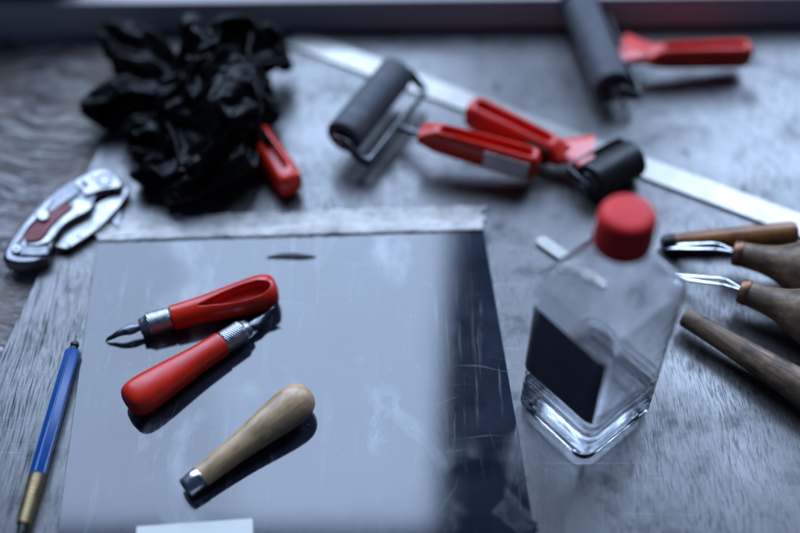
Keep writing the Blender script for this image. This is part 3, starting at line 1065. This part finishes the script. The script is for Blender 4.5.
g1 = [
    [(330, 300, 16, 26, 12), (250, 240, 16, 24, 13), (190, 230, 15, 18, 11), (120, 250, 12, 10, 9), (60, 285, 8, 7, 6), (45, 300, 6, 4, 4)],
    [(300, 210, 18, 14, 9), (240, 160, 17, 9, 7), (180, 120, 17, 9, 8), (130, 95, 16, 9, 8), (105, 82, 15, 6, 6)],
    [(250, 260, 20, 14, 8), (215, 190, 22, 10, 7), (160, 150, 20, 8, 6), (120, 150, 14, 5, 5)],
    [(290, 290, 20, 18, 10), (200, 330, 14, 12, 9), (160, 350, 9, 10, 7), (140, 365, 6, 5, 4)],
    [(330, 200, 22, 22, 10), (300, 260, 24, 22, 12), (250, 320, 16, 20, 10)],
]
g2 = [
    [(400, 330, 16, 30, 13), (420, 240, 26, 26, 13), (440, 150, 32, 20, 12), (440, 90, 36, 15, 10), (435, 60, 38, 11, 7)],
    [(320, 260, 22, 18, 10), (320, 160, 34, 13, 7), (322, 90, 42, 8, 5), (322, 40, 48, 5, 4), (320, 14, 50, 2, 2)],
    [(470, 200, 34, 14, 8), (430, 260, 34, 14, 8), (350, 310, 28, 13, 8), (290, 370, 19, 13, 8), (240, 420, 12, 12, 7), (200, 460, 6, 9, 5), (186, 478, 4, 5, 4)],
    [(420, 320, 14, 26, 11), (360, 380, 12, 24, 10), (310, 440, 8, 16, 8), (250, 480, 5, 9, 5)],
    [(470, 130, 34, 14, 9), (520, 110, 30, 11, 8), (545, 105, 27, 10, 8), (562, 125, 22, 7, 7), (560, 150, 18, 5, 5)],
    [(470, 250, 24, 14, 9), (520, 280, 14, 11, 8), (548, 305, 8, 7, 6)],
    [(380, 120, 36, 16, 8), (395, 80, 40, 9, 6), (400, 58, 42, 5, 4)],
]
SIM = 20          # cloth is solved at twenty times its size, where the solver behaves well
LIFT = 4


def glove(label, folds, pins, solids):
    fat = [[(k[0], k[1], k[2] + LIFT, k[3] * 1.2, k[4] * 1.8) for k in f] for f in folds]
    bm_ = sculpt(fold(fat[0]), [], .0021, 4, [fold(f) for f in fat[1:]])
    for v in bm_.verts:
        v.co *= SIM
    me = mesh_of(bm_, 'glove')
    o = obj('glove', me, None)
    vg = o.vertex_groups.new(name='pin')
    tips = [gpx(x, y, (z + LIFT) / 1000) for x, y, z in pins]
    vg.add([v.index for v in me.vertices if min((v.co / SIM - c).length for c in tips) < .007], 1, 'REPLACE')
    md_ = o.modifiers.new('cloth', 'CLOTH')
    st_ = md_.settings
    st_.quality, st_.mass, st_.air_damping = 8, .15, 2
    st_.effector_weights.gravity = .5
    st_.tension_stiffness = st_.compression_stiffness = 25
    st_.shear_stiffness, st_.bending_stiffness = 8, 2.0
    st_.tension_damping = st_.compression_damping = 10
    st_.bending_damping = 1
    st_.shrink_min = -.35
    st_.use_pressure, st_.uniform_pressure_force = True, -1.0
    st_.vertex_group_mass = 'pin'
    cs = md_.collision_settings
    cs.use_self_collision = True
    cs.self_distance_min = cs.distance_min = .012
    cs.collision_quality, cs.self_friction = 4, 8
    md_.point_cache.frame_start, md_.point_cache.frame_end = 1, 24
    sc.frame_start, sc.frame_end = 1, 24
    for f_ in range(1, 25):
        sc.frame_set(f_)
    res = bpy.data.meshes.new_from_object(o.evaluated_get(bpy.context.evaluated_depsgraph_get()))
    bpy.data.objects.remove(o)
    solid = obj('temporary', res.copy(), None)
    solid.modifiers.new('c', 'COLLISION')
    solid.collision.thickness_outer, solid.collision.cloth_friction = .012, 20
    solids.append(solid)
    mid = sum((v.co for v in res.vertices), Vector()) / len(res.vertices) / SIM
    mid.z = 0
    for v in res.vertices:
        v.co = v.co / SIM - mid
    for p_ in res.polygons:
        p_.use_smooth = True
    res.materials.clear()
    g_ = obj('glove', res, M['glove'])
    g_.location = mid + Vector((0, .007, 0))
    md_ = g_.modifiers.new('fine', 'SUBSURF')
    md_.levels = md_.render_levels = 1
    tag(g_, label, 'glove', 'crumpled black gloves')


ground = obj('temporary', mesh_of(box(-20, 20, -20, 20, -.5, 0)), None)
ground.modifiers.new('c', 'COLLISION')
ground.collision.thickness_outer, ground.collision.cloth_friction = .01, 40
solids = [ground]
glove('crumpled black nitrile glove at the left of the heap with loose fingers stretched left', g1,
      [(52, 292, 5), (112, 86, 15), (146, 362, 6), (120, 150, 14)], solids)
glove('crumpled black nitrile glove peaked upright and draped over the slotted red tool', g2,
      [(322, 25, 49), (436, 66, 37), (190, 474, 4), (561, 140, 20), (548, 305, 8)], solids)
for o in solids:
    d_ = o.data
    bpy.data.objects.remove(o)
    bpy.data.meshes.remove(d_)
sc.frame_set(1)

# ------------------------------------------------------------------ light
w = bpy.data.worlds.new('World')
sc.world = w
w.use_nodes = True
bg = w.node_tree.nodes['Background']
bg.inputs[0].default_value = (.22, .40, .85, 1)
bg.inputs[1].default_value = .10


def window(name, x0, x1, z0, z1, power, col=(.53, .70, 1.0)):
    l = bpy.data.lights.new(name, 'AREA')
    l.shape = 'RECTANGLE'
    l.size, l.size_y = x1 - x0, z1 - z0
    l.energy = power * l.size * l.size_y * PI
    l.color = col
    o = bpy.data.objects.new(name, l)
    C.objects.link(o)
    o.location = ((x0 + x1) / 2, WY, (z0 + z1) / 2)
    o.rotation_euler = (-PI / 2, 0, 0)   # faces the table
    return o


window('window_light', -1.02, -.42, .46, 2.22, 7.6)
window('window_light', -.42, .088, .46, 2.22, 9.6)
window('window_light', .42, 1.10, .46, 2.22, 9.6)

# ------------------------------------------------------------------ render settings
vs = sc.view_settings
vs.view_transform, vs.look = 'Standard', 'None'
vs.exposure, vs.gamma = 0, 1
sc.render.engine = 'CYCLES'
cy = sc.cycles
cy.use_denoising = True
cy.max_bounces, cy.transmission_bounces, cy.glossy_bounces, cy.diffuse_bounces = 20, 16, 6, 4
cy.sample_clamp_indirect = 6
cy.caustics_reflective = cy.caustics_refractive = True
cy.blur_glossy = .3
